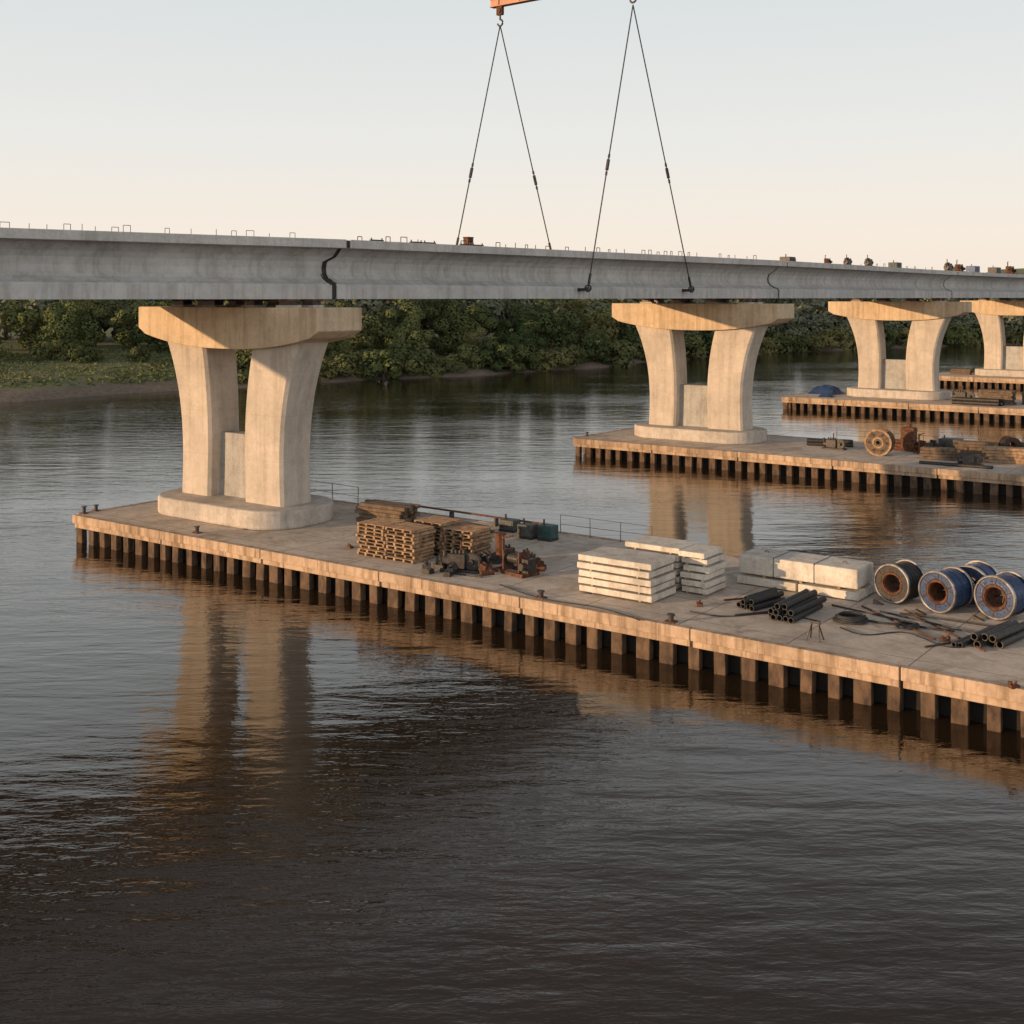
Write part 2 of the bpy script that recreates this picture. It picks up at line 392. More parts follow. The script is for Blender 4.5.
# ------------------------------------------------------------------ piers
def make_pier():
    t = thing('bridge_pier', 'x', 'bridge pier', P[0], RZ)
    def stadium(hx, hy, rr):
        pts = []
        for cx, cy, a0 in ((hx - rr, -hy + rr, -90), (hx - rr, hy - rr, 0), (-hx + rr, hy - rr, 90), (-hx + rr, -hy + rr, 180)):
            for k in range(11):
                a = R(a0 + k * 9); pts.append((cx - 0.05 + rr * math.cos(a), cy + rr * math.sin(a)))
        return pts
    MB().slab(stadium(5.35, 2.85, 2.3), PLZ + 0.003, PLZ + 1.0).build('footing', 'pad', t, 0.12)
    pz = PLZ + 0.98
    for sgn in (-1, 1):
        mb = MB(); n = 22; rings = []
        for i in range(n + 1):
            u = i / n; z = pz + (11.45 - pz) * u
            f = u ** 2.8
            xi = (1.7 if sgn < 0 else 1.15) + (0.45 if sgn < 0 else 0.85) * f - 0.12 * math.sin(math.pi * u); xo = 4.15 + 1.4 * f - 0.15 * math.sin(math.pi * u)
            hy_ = 1.1 + 0.1 * f
            ch = 0.16
            ring = []
            for x, y in ((xi + ch, -hy_), (xo - ch, -hy_), (xo, -hy_ + ch), (xo, hy_ - ch), (xo - ch, hy_), (xi + ch, hy_), (xi, hy_ - ch), (xi, -hy_ + ch)):
                ring.append(mb.bm.verts.new((x * sgn, y, z)))
            rings.append(ring)
        for i in range(n):
            for j in range(8): mb.bm.faces.new((rings[i][j], rings[i][(j + 1) % 8], rings[i + 1][(j + 1) % 8], rings[i + 1][j]))
        mb.bm.faces.new(rings[0]); mb.bm.faces.new(rings[-1])
        mb.build('column', 'pier', t)
    MB().box((-.2, 0.1, (pz + 6.0) / 2), (3.2, 0.9, 6.0 - pz)).build('infill_wall', 'wallc', t, 0.04)
    W = 7.3; prof = []
    prof.append((-W, 12.95)); n = 24
    for i in range(n + 1):
        x = -W + 2 * W * i / n; q = abs(x) / W
        zb = 11.75 if q > 0.985 else 11.55 - 0.85 * (1 - q ** 2.4)
        prof.append((x, zb))
    prof.append((W, 12.95))
    MB().prism(prof[::-1], -1.6, 1.6).build('pier_cap', 'cap', t, 0.05)
    for ax in (-4.3, -1.6, 1.6, 4.3):
        for cy in (-0.8, 0.85):
            bb = MB().box((ax, cy, 13.17), (0.8, 0.6, 0.22)).build('bearing', 'darksteel', t)
            MB().box((ax, cy, 13.0), (1.1, 0.8, 0.13)).build('plinth', 'pad', bb)
            MB().box((ax, cy, 13.32), (1.0, 0.75, 0.1)).build('bearing_plate', 'rust', bb)
    return t
pier = make_pier()
pier['label'] = 'nearest bridge pier with two curved concrete columns at the left'
for k, lb, sc_ in ((1, 'second bridge pier with twin curved columns right of the centre', 1.07), (2, 'third bridge pier, behind the platform with the wooden drum', 1.11), (3, 'farthest bridge pier, partly cut off by the right edge', 1.08)):
    dup(pier, P[k], RZ, lb, scale=(sc_, 1, 1))

# ------------------------------------------------------------------ girders
nodes = [P[0] - Vector((math.sin(R(52.5)), math.cos(R(52.5)), 0)) * 46] + P
nodes[1] = P[0] + CV * 2.9 - AV * 0.1; nodes[2] = P[1] + CV * 4.8 + AV * 0.1; nodes[3] = P[2] + CV * 4.5
dirs = [(nodes[i + 1] - nodes[i]).normalized() for i in range(len(nodes) - 1)]
def side(d): return Vector((d.y, -d.x, 0))
half = [(4.9, 16.25), (4.6, 15.95), (4.3, 15.70), (4.1, 15.42), (4.0, 15.05), (4.05, 14.75), (4.25, 14.5), (4.62, 14.3), (4.92, 14.2), (5.0, 14.1), (5.0, 13.39)]
body = [(-a, z) for a, z in half] + [(a, z) for a, z in half[::-1]]
slabp = [(-5.6, 16.13), (5.6, 16.13), (5.6, 16.6), (-5.6, 16.6)]
GL = ['long pale concrete girder entering from the left edge over the nearest pier', 'concrete girder between the two nearest piers held by four lifting slings',
      'concrete girder spanning from the second to the third pier', 'concrete girder spanning from the third to the farthest pier', 'far concrete girder leaving the picture at the right edge']
girders = []
for i in range(5):
    d = dirs[i]; s = side(d); A = nodes[i]; B = nodes[i + 1]
    def sec(node, dprev, dnext, shift):
        ms = (side(dprev) + side(dnext)).normalized()
        k = 1 / ms.dot(s)
        return lambda off, z: Vector((node.x, node.y, 0)) + ms * (off * k) + d * (shift + 0.5 * sm((z - 15.4) / 0.28)) + Vector((0, 0, z))
    g = 0.17
    fa = sec(A, dirs[max(i - 1, 0)], d, g if i else 0); fb = sec(B, d, dirs[min(i + 1, 4)], -g)
    t = thing('bridge_girder', GL[i], 'bridge girder', A, 0)
    def ext(prof, name, mat, f0, f1, bevel=0):
        mb = MB()
        a = [mb.bm.verts.new(f0(o_, z) - A) for o_, z in prof]; b_ = [mb.bm.verts.new(f1(o_, z) - A) for o_, z in prof]
        n = len(prof)
        mb.bm.faces.new(a); mb.bm.faces.new(b_[::-1])
        for j in range(n): mb.bm.faces.new((a[j], a[(j + 1) % n], b_[(j + 1) % n], b_[j]))
        return mb.build(name, mat, t, bevel)
    gb_ = ext(body, 'girder_body', 'girder', fa, fb)
    gs_ = ext(slabp, 'deck_slab', 'slab', fa, fb, 0.03)
    if i:
        fj0 = sec(A, dirs[i - 1], d, -0.27); fj1 = sec(A, dirs[i - 1], d, 0.27)
        ext([(o_ * 0.985, 13.46 + (z - 13.39) * 0.97) for o_, z in body], 'joint_seal', 'rubber', fj0, fj1)
        fj2 = sec(A, dirs[i - 1], d, -0.2); fj3 = sec(A, dirs[i - 1], d, 0.2)
        ext([(-5.5, 16.18), (5.5, 16.18), (5.5, 16.56), (-5.5, 16.56)], 'joint_seal', 'rubber', fj2, fj3)
    Ln = (B - A).length
    rng = {0: (26, 46.5, 0.62), 1: (1, 46, 1.05), 2: (1, 48, 2.1)}.get(i)
    if rng:
        q = rng[0]
        while q < rng[1]:
            if random.random() < 0.72:
                p = A + d * q + s * 5.2
                hh = random.uniform(0.2, 0.34); ww = random.uniform(0.2, 0.5)
                pp = [p + Vector((0, 0, 16.58)), p + Vector((0, 0, 16.6 + hh)), p + d * ww + Vector((0, 0, 16.6 + hh)), p + d * ww + Vector((0, 0, 16.58))]
                if random.random() < 0.3: pp = pp[:2]
                MB().path([x_ - A for x_ in pp], 0.016 if i == 0 else 0.024, 5).build('starter_bar', 'rust', gs_)
            q += rng[2] * random.uniform(0.8, 1.4)
    girders.append((t, A, B, d, s, Ln, gb_))

# ------------------------------------------------------------------ lifting gear
t1, A1, B1, d1, s1, L1n, gb1 = girders[1]
def gp(i, q, off, z): 
    _, A, B, d, s, _n, _b = girders[i]
    v = A + d * q + s * off; return Vector((v.x, v.y, z))
ends = [gp(1, 21.2, 5.75, 14.0), gp(1, 34.2, 5.75, 14.0), gp(1, 19.8, -5.2, 16.75), gp(1, 31.0, -5.2, 16.75)]
for e in ends[:2]:
    l = e - A1
    MB().box(l - s1 * 0.42, (0.9, 0.35, 0.2), math.atan2(s1.y, s1.x)).tube(l + Vector((0, 0, -.18)), l + Vector((0, 0, .16)), 0.12, 10).build('lifting_lug', 'darksteel', gb1)
for e in ends[2:]:
    l = e - A1
    MB().box(l + Vector((0, 0, -0.08)), (0.4, 0.4, 0.2)).build('lifting_lug', 'darksteel', gb1)
apexN = Vector((8.45, 83.3, 33.9)); apexF = Vector((-0.9, 90.5, 34.1))
bd = (apexN - apexF); bd.z = 0; bd.normalize()
sb = thing('spreader_beam', 'orange steel spreader beam with two hooks at the top edge', 'lifting beam', (apexF.x, apexF.y, 35.1), math.atan2(bd.y, bd.x))
bl = (Vector((apexN.x, apexN.y, 0)) - Vector((apexF.x, apexF.y, 0))).length
mb = MB().box((bl / 2, 0, 0.75), (bl + 1.6, 0.35, 0.5)).box((bl / 2, 0, 1.03), (bl + 1.6, 0.55, 0.07)).box((bl / 2, 0, 0.47), (bl + 1.6, 0.55, 0.07))
for k in range(7): mb.box((bl * k / 6, 0, 0.75), (0.06, 0.5, 0.48))
mb.build('beam', 'orange', sb)
for x in (0, bl):
    hb = MB().box((x, 0, 0.15), (0.55, 0.3, 0.75)).tube((x, -0.25, 0.1), (x, 0.25, 0.1), 0.2, 12).build('hook_block', 'rust', sb, 0.04)
    pts = [(x + 0.0, 0, -0.2), (x, 0, -0.55)] + [(x + 0.24 * math.cos(a), 0, -0.8 + 0.24 * math.sin(a)) for a in [R(q) for q in range(90, -171, -20)]]
    MB().sweep(pts, 0.07, 8, False).build('hook', 'darksteel', hb, smooth=True)
tag(MB().tube((0, 0, 0), (0, 0, 30), 0.06, 8).build('hoist_rope', 'darksteel', loc=(apexF.x + bd.x * bl / 2, apexF.y + bd.y * bl / 2, 36.16)), 'steel hoist rope rising from the middle of the orange beam', 'hoist rope')
SLN = ['left leg of the nearer sling pair, hooked low on the girder side', 'right leg of the nearer sling pair, hooked low on the girder side',
       'left leg of the farther sling pair, reaching the deck top', 'right leg of the farther sling pair, reaching the deck top']
for k, e in enumerate(ends):
    ap = apexN if k < 2 else apexF
    t = thing('lifting_sling', SLN[k], 'lifting sling', e, 0, 'wire slings lifting the girder')
    v = ap - e; 
    MB().tube((0, 0, 0), v, 0.045, 8).build('wire_rope', 'darksteel', t)
    m0 = v * (0.43 if k < 2 else 0.34); dn = v.normalized()
    MB().tube(m0 - dn * 0.38, m0 + dn * 0.38, 0.115, 8).tube(m0 + dn * 0.5, m0 + dn * 0.75, 0.08, 8).tube(m0 - dn * 0.75, m0 - dn * 0.5, 0.08, 8).build('turnbuckle', 'darksteel', t)
    MB().sweep([Vector((0.2 * math.cos(a), 0, 0.2 * math.sin(a))) + dn * 0.1 for a in [R(30 * q) for q in range(12)]], 0.06, 6).build('shackle', 'darksteel', t)
    MB().tube(dn * 0.3, dn * 1.1, 0.09, 8).build('ferrule', 'darksteel', t)

# ------------------------------------------------------------------ work platforms
PL = ['long concrete work platform with timber piles under the nearest pier', 'work platform under the second pier, carrying the wooden drum', 'narrow work platform under the third pier with a blue sheet at its end', 'farthest work platform at the right edge of the river']
pile_me = None
def platform(k, a0, a1, c0, c1):
    global pile_me
    t = thing('work_platform', PL[k], 'work platform', (P[k].x, P[k].y, 0), RZ)
    MB().box(((a0 + a1) / 2, (c0 + c1) / 2, PLZ - 0.2), (a1 - a0 - 0.02, c1 - c0 - 0.02, 0.4)).build('deck_slab', 'deck', t)
    MB().box(((a0 + a1) / 2 + .2, (c0 + c1) / 2 + 0.2, 0.35), (a1 - a0 - 1.2, c1 - c0 - 0.7, 1.3)).build('float', 'dark', t)  # inset hull box, painted near-black as the shade between the piles
    a = a0
    while a < a1 - 0.5:
        ln = min(7.6, a1 - a); dy = random.uniform(-.02, .02)
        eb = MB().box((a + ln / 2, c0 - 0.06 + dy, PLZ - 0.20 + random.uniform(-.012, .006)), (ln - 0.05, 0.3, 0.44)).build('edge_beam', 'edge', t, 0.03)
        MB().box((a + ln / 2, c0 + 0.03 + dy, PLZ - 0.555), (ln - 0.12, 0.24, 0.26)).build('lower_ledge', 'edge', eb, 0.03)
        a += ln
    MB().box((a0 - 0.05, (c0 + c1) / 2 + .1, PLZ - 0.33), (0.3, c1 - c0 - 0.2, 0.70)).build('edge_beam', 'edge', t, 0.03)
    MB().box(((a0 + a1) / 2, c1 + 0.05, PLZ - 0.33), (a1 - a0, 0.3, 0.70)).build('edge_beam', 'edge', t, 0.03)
    if pile_me is None:
        o = MB().box((0, 0, 0), (0.5, 0.34, 1.9)).build('pile', 'pile', t, 0.03); pile_me = o; first = True
    else: first = False
    sp = 1.05; a = a0 + 0.35; i = 0
    while a < a1:
        if first and i == 0: o = pile_me
        else: o = pile_me.copy(); C.objects.link(o); o.parent = t
        o.location = (a, c0 + 0.17, 0.15 - 0.03 * random.random()); o.rotation_euler = (R(random.uniform(-1, 1)), R(random.uniform(-2, 2)), R(random.uniform(-6, 6)))
        s_ = random.uniform(0.8, 1.2); o.scale = (s_, 1, 1)
        a += sp * random.uniform(0.9, 1.1); i += 1
    c = c0 + 1.6
    while c < c1:
        o = pile_me.copy(); C.objects.link(o); o.parent = t; o.location = (a0 + 0.25, c, 0.15); c += 1.4
    return t
platform(0, -7.6, 53, -5.5, 6.2)
platform(1, -8.6, 46, -6.4, 5.5)
platform(2, -11.5, 34, -7.5, 4.5)
platform(3, -12, 26, -6.5, 4.0)

# ------------------------------------------------------------------ things on the platforms
def railing(a0, a1, k, c, label, hgt=1.05, step=1.5):
    t = thing('railing', label, 'railing', L(k, a0, c), RZ)
    n = max(2, int((a1 - a0) / step))
    for i in range(n + 1): MB().tube((i * (a1 - a0) / n, 0, 0), (i * (a1 - a0) / n + random.uniform(-.05, .05), 0, hgt), 0.022, 6).build('post', 'darksteel', t)
    for z in (hgt * 0.5, hgt): MB().tube((0, 0, z), (a1 - a0, 0, z + random.uniform(-.05, .05)), 0.014, 6).build('rail', 'darksteel', t)
railing(-1.3, 2.8, 0, 6.0, 'thin steel railing right behind the nearest pier')
railing(16.9, 22.2, 0, 6.0, 'thin steel railing on the far edge left of the white slab stacks', 0.95)
t = thing('pipeline', 'long rusty brown pipe on low stands along the back edge of the near platform', 'pipe', L(0, 6.8, 5.6), RZ)
MB().tube((0, 0, .5), (9.6, 0, .45), 0.055, 10).build('pipe', 'rust', t)
for q in (.3, 3.3, 6.3, 9.3): MB().box((q, 0, .22), (.1, .3, .44)).build('stand', 'darksteel', t)

# pallets
pal = thing('wooden_pallet', 'x', 'pallet', (0, 0, 0), RZ)
PW, PD, PH = 1.68, 1.5, 0.165
mb = MB()
for i in range(7): mb.box((0, -PD / 2 + 0.09 + i * (PD - 0.18) / 6, PH - 0.018), (PW, 0.155, 0.028))
mb.build('top_boards', 'wood', pal)
mb = MB()
for i in range(4): mb.box((0, -PD / 2 + 0.09 + i * (PD - 0.18) / 3, 0.014), (PW, 0.14, 0.026))
mb.build('bottom_boards', 'greywood', pal)
for x in (-PW / 2 + 0.06, -PW / 6, PW / 6, PW / 2 - 0.06):
    MB().box((x, 0, 0.08), (0.11, PD - 0.02, 0.1)).build('stringer', 'wood', pal)
first = True
for (a, c, n, lb, gr) in ((12.9, -3.0, 9, 'wooden pallet in the left front pallet pile', 'pallets in the left front pile'), (14.62, -2.95, 9, 'wooden pallet in the right front pallet pile', 'pallets in the right front pile'),
                          (14.6, -1.0, 9, 'wooden pallet in the left rear pile, half hidden by the front piles', 'pallets in the left rear pile'), (16.35, -0.9, 8, 'wooden pallet in the pile behind the dark machine', 'pallets in the rear pile')):
    for i in range(n):
        loc = L(0, a + random.uniform(-.08, .08), c + random.uniform(-.07, .07), PLZ + 0.004 + i * (PH + 0.002)); rz = RZ + R(random.uniform(-3, 3))
        if first: pal.location = loc; pal.rotation_euler = (0, 0, rz); pal['label'] = lb; pal['group'] = gr; first = False
        else: dup(pal, loc, rz, lb, gr)

def stack_blocks(k, a0, a1, c0, c1, n, hz, mat, name, cat, label, group, jit=0.1, split=1, bev=0.03, z0=PLZ):
    proto = None; w = (a1 - a0) / split
    for i in range(n):
        for j in range(split):
            loc = L(k, a0 + w * (j + .5) + random.uniform(-jit, jit), (c0 + c1) / 2 + random.uniform(-jit, jit), z0 + 0.03 + (i + 0.5) * hz)
            if proto is None:
                m_ = MB().box((0, 0, 0), (w - 0.03, c1 - c0, hz - 0.07))
                for q in (-0.32, 0.32): m_.box((w * q, 0, -hz / 2), (0.1, (c1 - c0) * 0.9, 0.075))
                proto = m_.build(name, mat, None, bev); o = proto
            else: o = proto.copy(); C.objects.link(o)
            o.location = loc; o.rotation_euler = (0, 0, RZ + R(random.uniform(-1.5, 1.5)))
            tag(o, label, cat, group)
def timber(k, a, c, n, m_, ln, w, hh, label, group, mat='wood', rz=0, jit=0.15):
    proto = None
    for i in range(m_):
        for j in range(n):
            p = L(k, a, c); off = Vector((random.uniform(-jit, jit), (j - n / 2) * (w + 0.03), 0)); off.rotate(Matrix.Rotation(RZ + rz, 3, 'Z'))
            if proto is None: o = MB().box((0, 0, 0), (ln, w, hh)).build('timber_beam', mat, None, 0.01); proto = o
            else: o = proto.copy(); C.objects.link(o)
            o.location = (p.x + off.x, p.y + off.y, PLZ + 0.02 + hh / 2 + i * (hh + 0.02)); o.rotation_euler = (0, 0, RZ + rz + R(random.uniform(-2, 2)))
            tag(o, label, 'timber', group)
timber(0, 7.7, 3.2, 5, 5, 3.1, 0.24, 0.18, 'dark timber beam in the stack behind the front pallet piles', 'timber beams behind the pallets', 'greywood', 0.06, 0.25)
timber(0, 13.4, 3.2, 3, 3, 2.2, 0.2, 0.16, 'timber beam in the low pile between the pallets and the grey boxes', 'low timber pile by the grey boxes', 'greywood', -.15, 0.3)
stack_blocks(0, 24.2, 27.6, -3.6, -1.6, 5, 0.31, 'white', 'concrete_slab', 'concrete slab', 'white precast slab in the front slab stack', 'slabs in the front stack')
stack_blocks(0, 24.8, 27.4, -1.1, 0.6, 6, 0.29, 'white', 'concrete_slab', 'concrete slab', 'white precast slab in the stack directly behind the front stack', 'slabs in the rear stack')
stack_blocks(0, 27.6, 28.8, -1.2, 0.5, 6, 0.29, 'white', 'concrete_slab', 'concrete slab', 'short white precast slab at the right end of the rear stack', 'short slabs at the end of the rear stack')
for i, (x0, ln) in enumerate(((-1.45, 2.6), (1.2, 2.5))):
    tag(MB().box((0, 0, 0.2), (ln, 2.0, 0.32)).box((0, -.2, 0.02), (ln * .8, .15, .04)).build('concrete_slab', 'white', None, 0.02, loc=L(0, 31.5 + x0, 2.6, PLZ + .003), rz=RZ), ('left' if i == 0 else 'right') + ' flat slab lying under the long white concrete beam', 'concrete slab')
t = thing('concrete_beam', 'long smooth white concrete beam with two dark straps beside the drums', 'concrete beam', L(0, 31.35, 2.6, PLZ + 0.43), RZ)
MB().box((0, 0, 0.42), (5.1, 1.85, 0.78)).build('block', 'white', t, 0.06)
for q in (-1.0, 0.75): MB().box((q, 0, 0.42), (0.025, 1.88, 0.81)).build('strap', 'rubber', t)
for q in (-1.7, 1.7):
    MB().sweep([Vector((q + 0.09 * math.cos(a), 0, 0.8 + 0.09 * math.sin(a))) for a in [R(30 * q_) for q_ in range(12)]], 0.018, 5).build('lifting_eye', 'rust', t)
for q in (-1.6, 0, 1.6):
    tag(MB().box((0, 0, 0.045), (0.12, 1.7, 0.075)).build('timber_bearer', 'wood', loc=L(0, 31.5 + q, 2.6, PLZ + 0.366), rz=RZ), 'short timber bearer between the long white beam and the slabs below', 'timber', 'bearers under the long white beam')

# drums (axis along local y)
def drum(loc, rz, dia, wd, label, core='blue', fl='flange', group=None):
    t = thing('cable_drum', label, 'cable drum', loc, rz, group); r = dia / 2
    for y, fs in ((-wd / 2, 1), (wd / 2, -1)):
        f = MB().ring((0, 0, r), r * 0.60, r * 0.9, y - .02, y + 0.02, 40).build('flange', core, t)
        MB().ring((0, 0, r), r * 0.89, r * 1.0, y - .06, y + .06, 40).build('rim', fl, f, 0.025)
        q = MB().ring((0, 0, r), r * 0.48, r * 0.58, y - .03, y + 0.03, 32)
        for a in range(12):
            an = R(a * 30 + 10); q.tube((r * 0.72 * math.cos(an), y - 0.04, r + r * 0.72 * math.sin(an)), (r * 0.72 * math.cos(an), y + 0.04, r + r * 0.72 * math.sin(an)), 0.03, 6)
        for a in range(6):
            an = R(a * 60 + 25); q.tube((r * 0.57 * math.cos(an), y - fs * .02, r + r * 0.57 * math.sin(an)), (r * 0.9 * math.cos(an), y - fs * .02, r + r * 0.9 * math.sin(an)), 0.025, 6)
        q.build('inner_ring', 'rust', f, 0.01)
    MB().ring((0, 0, r), r * 0.45, r * 0.5, -wd / 2 + 0.02, wd / 2 - 0.02, 32).build('hub', 'rust', t)
    mb = MB()
    for a in range(3):
        an = R(a * 60 + 20); mb.tube((r * .46 * math.cos(an), 0.1, r + r * .46 * math.sin(an)), (-r * .46 * math.cos(an), 0.1, r - r * .46 * math.sin(an)), 0.035, 6)
    mb.build('spoke', 'darksteel', t)
    mb = MB(); nl = int(wd / 0.1)
    for i in range(nl):
        y = -wd / 2 + 0.08 + (wd - 0.16) * (i + 0.5) / nl
        mb.ring((0, 0, r), r * 0.51, r * (0.9 + random.uniform(-.015, .015)), y - 0.042, y + 0.042, 28)
    mb.build('wound_cable', core, t, 0.015)
    return t
drum(L(0, 35.2, 2.8), RZ - R(12), 1.55, 1.2, 'leftmost of the four large drums, beside the white beams', 'rubber')
drum(L(0, 37.1, 2.4), RZ - R(16), 1.6, 1.2, 'second large drum from the left, in the front row')
drum(L(0, 37.7, 4.1), RZ - R(4), 1.6, 1.2, 'large drum standing partly hidden behind the front row', 'blue')
drum(L(0, 39.1, 2.7), RZ - R(14), 1.65, 1.2, 'rightmost large drum, cut by the right picture edge', 'blue')
for a, c in ((34.7, 1.8), (36.5, 1.3), (38.5, 1.7)):
    tag(MB().prism([(-.2, 0), (.2, 0), (-.2, .16)], -0.1, 0.1).build('wheel_chock', 'greywood', loc=L(0, a, c, PLZ + .003), rz=RZ), 'small wooden chock wedged against a cable drum', 'chock', 'chocks at the drums')

def pipes(p0, p1, rows, r, label, group, mat='rubber', jit=.2, ja=1.5):
    p0 = Vector(p0); p1 = Vector(p1); d = (p1 - p0); ln = d.length; d.normalize(); s = Vector((d.y, -d.x, 0))
    proto = None; z = r
    for ri, n in enumerate(rows):
        for j in range(n):
            off = (j - (n - 1) / 2) * (2 * r + 0.01)
            if proto is None:
                o = MB().ring((0, 0, 0), r * 0.78, r, 0, ln, 14).build('pipe', mat); proto = o
            else: o = proto.copy(); C.objects.link(o)
            q = p0 + s * off + d * random.uniform(-jit, jit)
            o.location = (q.x, q.y, PLZ + 0.004 + z); o.rotation_euler = (0, 0, math.atan2(d.y, d.x) - math.pi / 2 + R(random.uniform(-ja, ja)))
            tag(o, label, 'pipe', group)
        z += r * 1.76
pipes(at(747, 609), at(778, 600), [4, 3], 0.11, 'black pipe in the left small bundle in front of the white beams', 'pipes in the left bundle', jit=.3, ja=3)
pipes(at(780, 621), at(811, 606), [5, 4, 2], 0.115, 'black pipe in the larger bundle in front of the white beams', 'pipes in the larger bundle', jit=.3, ja=3)
pipes(at(984, 648), at(1016, 634), [4, 3], 0.13, 'dark pipe in the bundle near the right picture edge', 'pipes at the right edge', 'darksteel', .3, 4)
pipes(at(958, 647), at(994, 631), [2], 0.09, 'thin dark tube lying left of the right pipe bundle', 'tubes beside the right pipe bundle', 'darksteel')
for i, (a, b_, lb) in enumerate((((862, 607), (935, 640), 'long dark steel bar lying left on the concrete below the drums'), ((880, 612), (1000, 640), 'long dark steel bar reaching toward the right pipe bundle'),
                       ((900, 614), (1040, 634), 'thin long bar lying closest to the drums'), ((724, 601), (770, 597), 'short rod lying between the slabs and the left pipe bundle'), ((440, 572), (482, 578), 'thin rusty bar lying in front of the dark pump'),
                       ((832, 606), (905, 622), 'dark bar between the white beam and the hose coil'), ((905, 611), (985, 652), 'bar crossing the other long bars below the drums'), ((735, 616), (775, 612), 'short dark bar left of the larger pipe bundle'),
                       ((925, 648), (972, 640), 'short bar lying in front of the right pipe bundle'))):
    p0 = at(*a); p1 = at(*b_); p0.z = p1.z = PLZ + 0.04
    tag(MB().tube((0, 0, 0), p1 - p0, 0.035, 8).build('steel_bar', 'darksteel' if i % 3 else 'rust', loc=p0), lb, 'steel bar')
def coil(loc, label, r=0.6, n=4):
    pts = []
    for i in range(n * 24):
        a = i * 2 * math.pi / 24; rr = r - 0.03 * i / 24 + 0.03 * math.sin(i * .7); pts.append((rr * math.cos(a), rr * 0.9 * math.sin(a), 0.05 + 0.045 * i / 24))
    pts = [(r + 1.1, -0.5, 0.05), (r + .5, -0.35, 0.05)] + pts
    tag(MB().sweep(pts, 0.04, 7, False).build('hose_coil', 'rubber', smooth=True, loc=loc), label, 'hose')
coil(at(851, 622), 'coiled black hose on the concrete right of the large pipe bundle', 0.62, 5)
coil(at(908, 628), 'small loose coil of black cable below the drums', 0.4, 3)
def snake(a, b_, amp, fr, label):
    pts = []
    for i in range(50):
        u = i / 49; p = at(a[0] + (b_[0] - a[0]) * u, a[1] + (b_[1] - a[1]) * u + amp * math.sin(u * fr)); pts.append((p.x, p.y, PLZ + 0.03))
    tag(MB().sweep(pts, 0.022, 6, False).build('cable', 'rubber', smooth=True), label, 'cable')
snake((690, 612), (820, 620), 3, 7, 'thin black cable snaking past the pipe bundles')
snake((840, 628), (965, 646), 4, 9, 'thin black cable winding from the hose coil toward the right pipes')
snake((500, 585), (640, 622), 3, 6, 'thin black cable lying left of the front slab stack')

def trestle(loc, label):
    t = thing('steel_trestle', label, 'trestle', loc, RZ)
    for x, y in ((-.2, -.12), (-.2, .12), (.2, -.12), (.2, .12)): MB().tube((x * 1.2, y * 1.6, 0), (x * .6, 0, 0.62), 0.03, 6).build('leg', 'darksteel', t)
    MB().box((0, 0, 0.62), (0.4, 0.08, 0.08)).build('top_bar', 'darksteel', t)
trestle(at(815, 640), 'small dark trestle in front of the large pipe bundle')
def bollard(loc, label, h=0.3):
    t = thing('mooring_bollard', label, 'bollard', loc, RZ)
    MB().box((0, 0, 0.025), (0.42, 0.3, 0.05)).build('base_plate', 'rust', t)
    MB().tube((0, 0, 0.05), (0, 0, h), 0.1, 12).tube((0, 0, h), (0, 0, h + .05), 0.15, 12).build('horn', 'darksteel', t)
bollard(at(84, 513.5), 'dark bollard at the left tip of the near platform', .35)
bollard(at(96, 511), 'second dark bollard just right of the left platform tip', .3)
bollard(at(197, 533), 'small bollard in front of the nearest pier footing')
bollard(at(541, 598), 'dark bollard at the platform edge left of the front slab stack', 0.25)
bollard(at(671, 622), 'dark bollard at the platform edge below the front slab stack', 0.25)
bollard(at(587, 436), 'tiny bollard on the left tip of the second platform')
def winch(loc, rz, label, s=1.0):
    t = thing('rusty_winch', label, 'winch', loc, rz); t.scale = (s, s, s)
    MB().box((0, -.45, .08), (1.9, .12, .14)).box((0, .45, .08), (1.9, .12, .14)).box((-.9, 0, .08), (.12, 1, .13)).box((.9, 0, .08), (.12, 1, .13)).build('base_frame', 'rust', t)
    for x in (-.5, .5): MB().prism([(-.0 + x - .04, .1), (x + .04, .1), (x + .04, 1.0), (x - .04, 1.0)], -.32, .32).build('side_plate', 'rust', t)
    MB().tube((-.7, 0, .62), (.7, 0, .62), .09, 10).tube((-.45, 0, .62), (.45, 0, .62), .22, 16).tube((-.45, 0, .62), (-.4, 0, .62), .36, 18).tube((.4, 0, .62), (.45, 0, .62), .36, 18).build('drum', 'darksteel', t)
    MB().box((.82, 0, .45), (.4, .5, .6)).tube((.82, -.25, .45), (.82, -.5, .45), .17, 12).build('motor', 'darksteel', t, .02)
    MB().tube((-.85, 0, .1), (-.85, 0, 1.5), .06, 8).tube((-.85, 0, 1.4), (-.3, .1, 1.55), .04, 8).build('upright', 'rust', t)
def pump(loc, rz, label, s=1.0, mat='darksteel'):
    t = thing('engine_pump', label, 'pump', loc, rz); t.scale = (s, s, s)
    MB().box((0, 0, .07), (2.0, .8, .12)).build('skid', 'darksteel', t, .01)
    mb = MB().box((-.2, 0, .5), (.9, .55, .7))
    for k in range(4): mb.tube((-.5 + k * .2, 0, .8), (-.5 + k * .2, 0, 1.02), .08, 8)
    eg = mb.build('engine', mat, t, .03)
    MB().ring((.55, 0, .5), .12, .42, -.12, .12, 24).tube((.55, -.3, .5), (.55, .3, .5), .13, 12).build('flywheel', 'darksteel', t)
    MB().tube((-.9, 0, .45), (-.6, 0, .45), .28, 14).tube((-.9, 0, .45), (-.9, 0, .95), .09, 10).build('pump_casing', 'darksteel', t)
    MB().tube((-.1, .15, .9), (-.1, .15, 1.4), .05, 8).build('exhaust', 'rust', eg)
pump(at(462, 571), RZ + .3, 'dark engine pump in front of the rear pallet pile', .9)
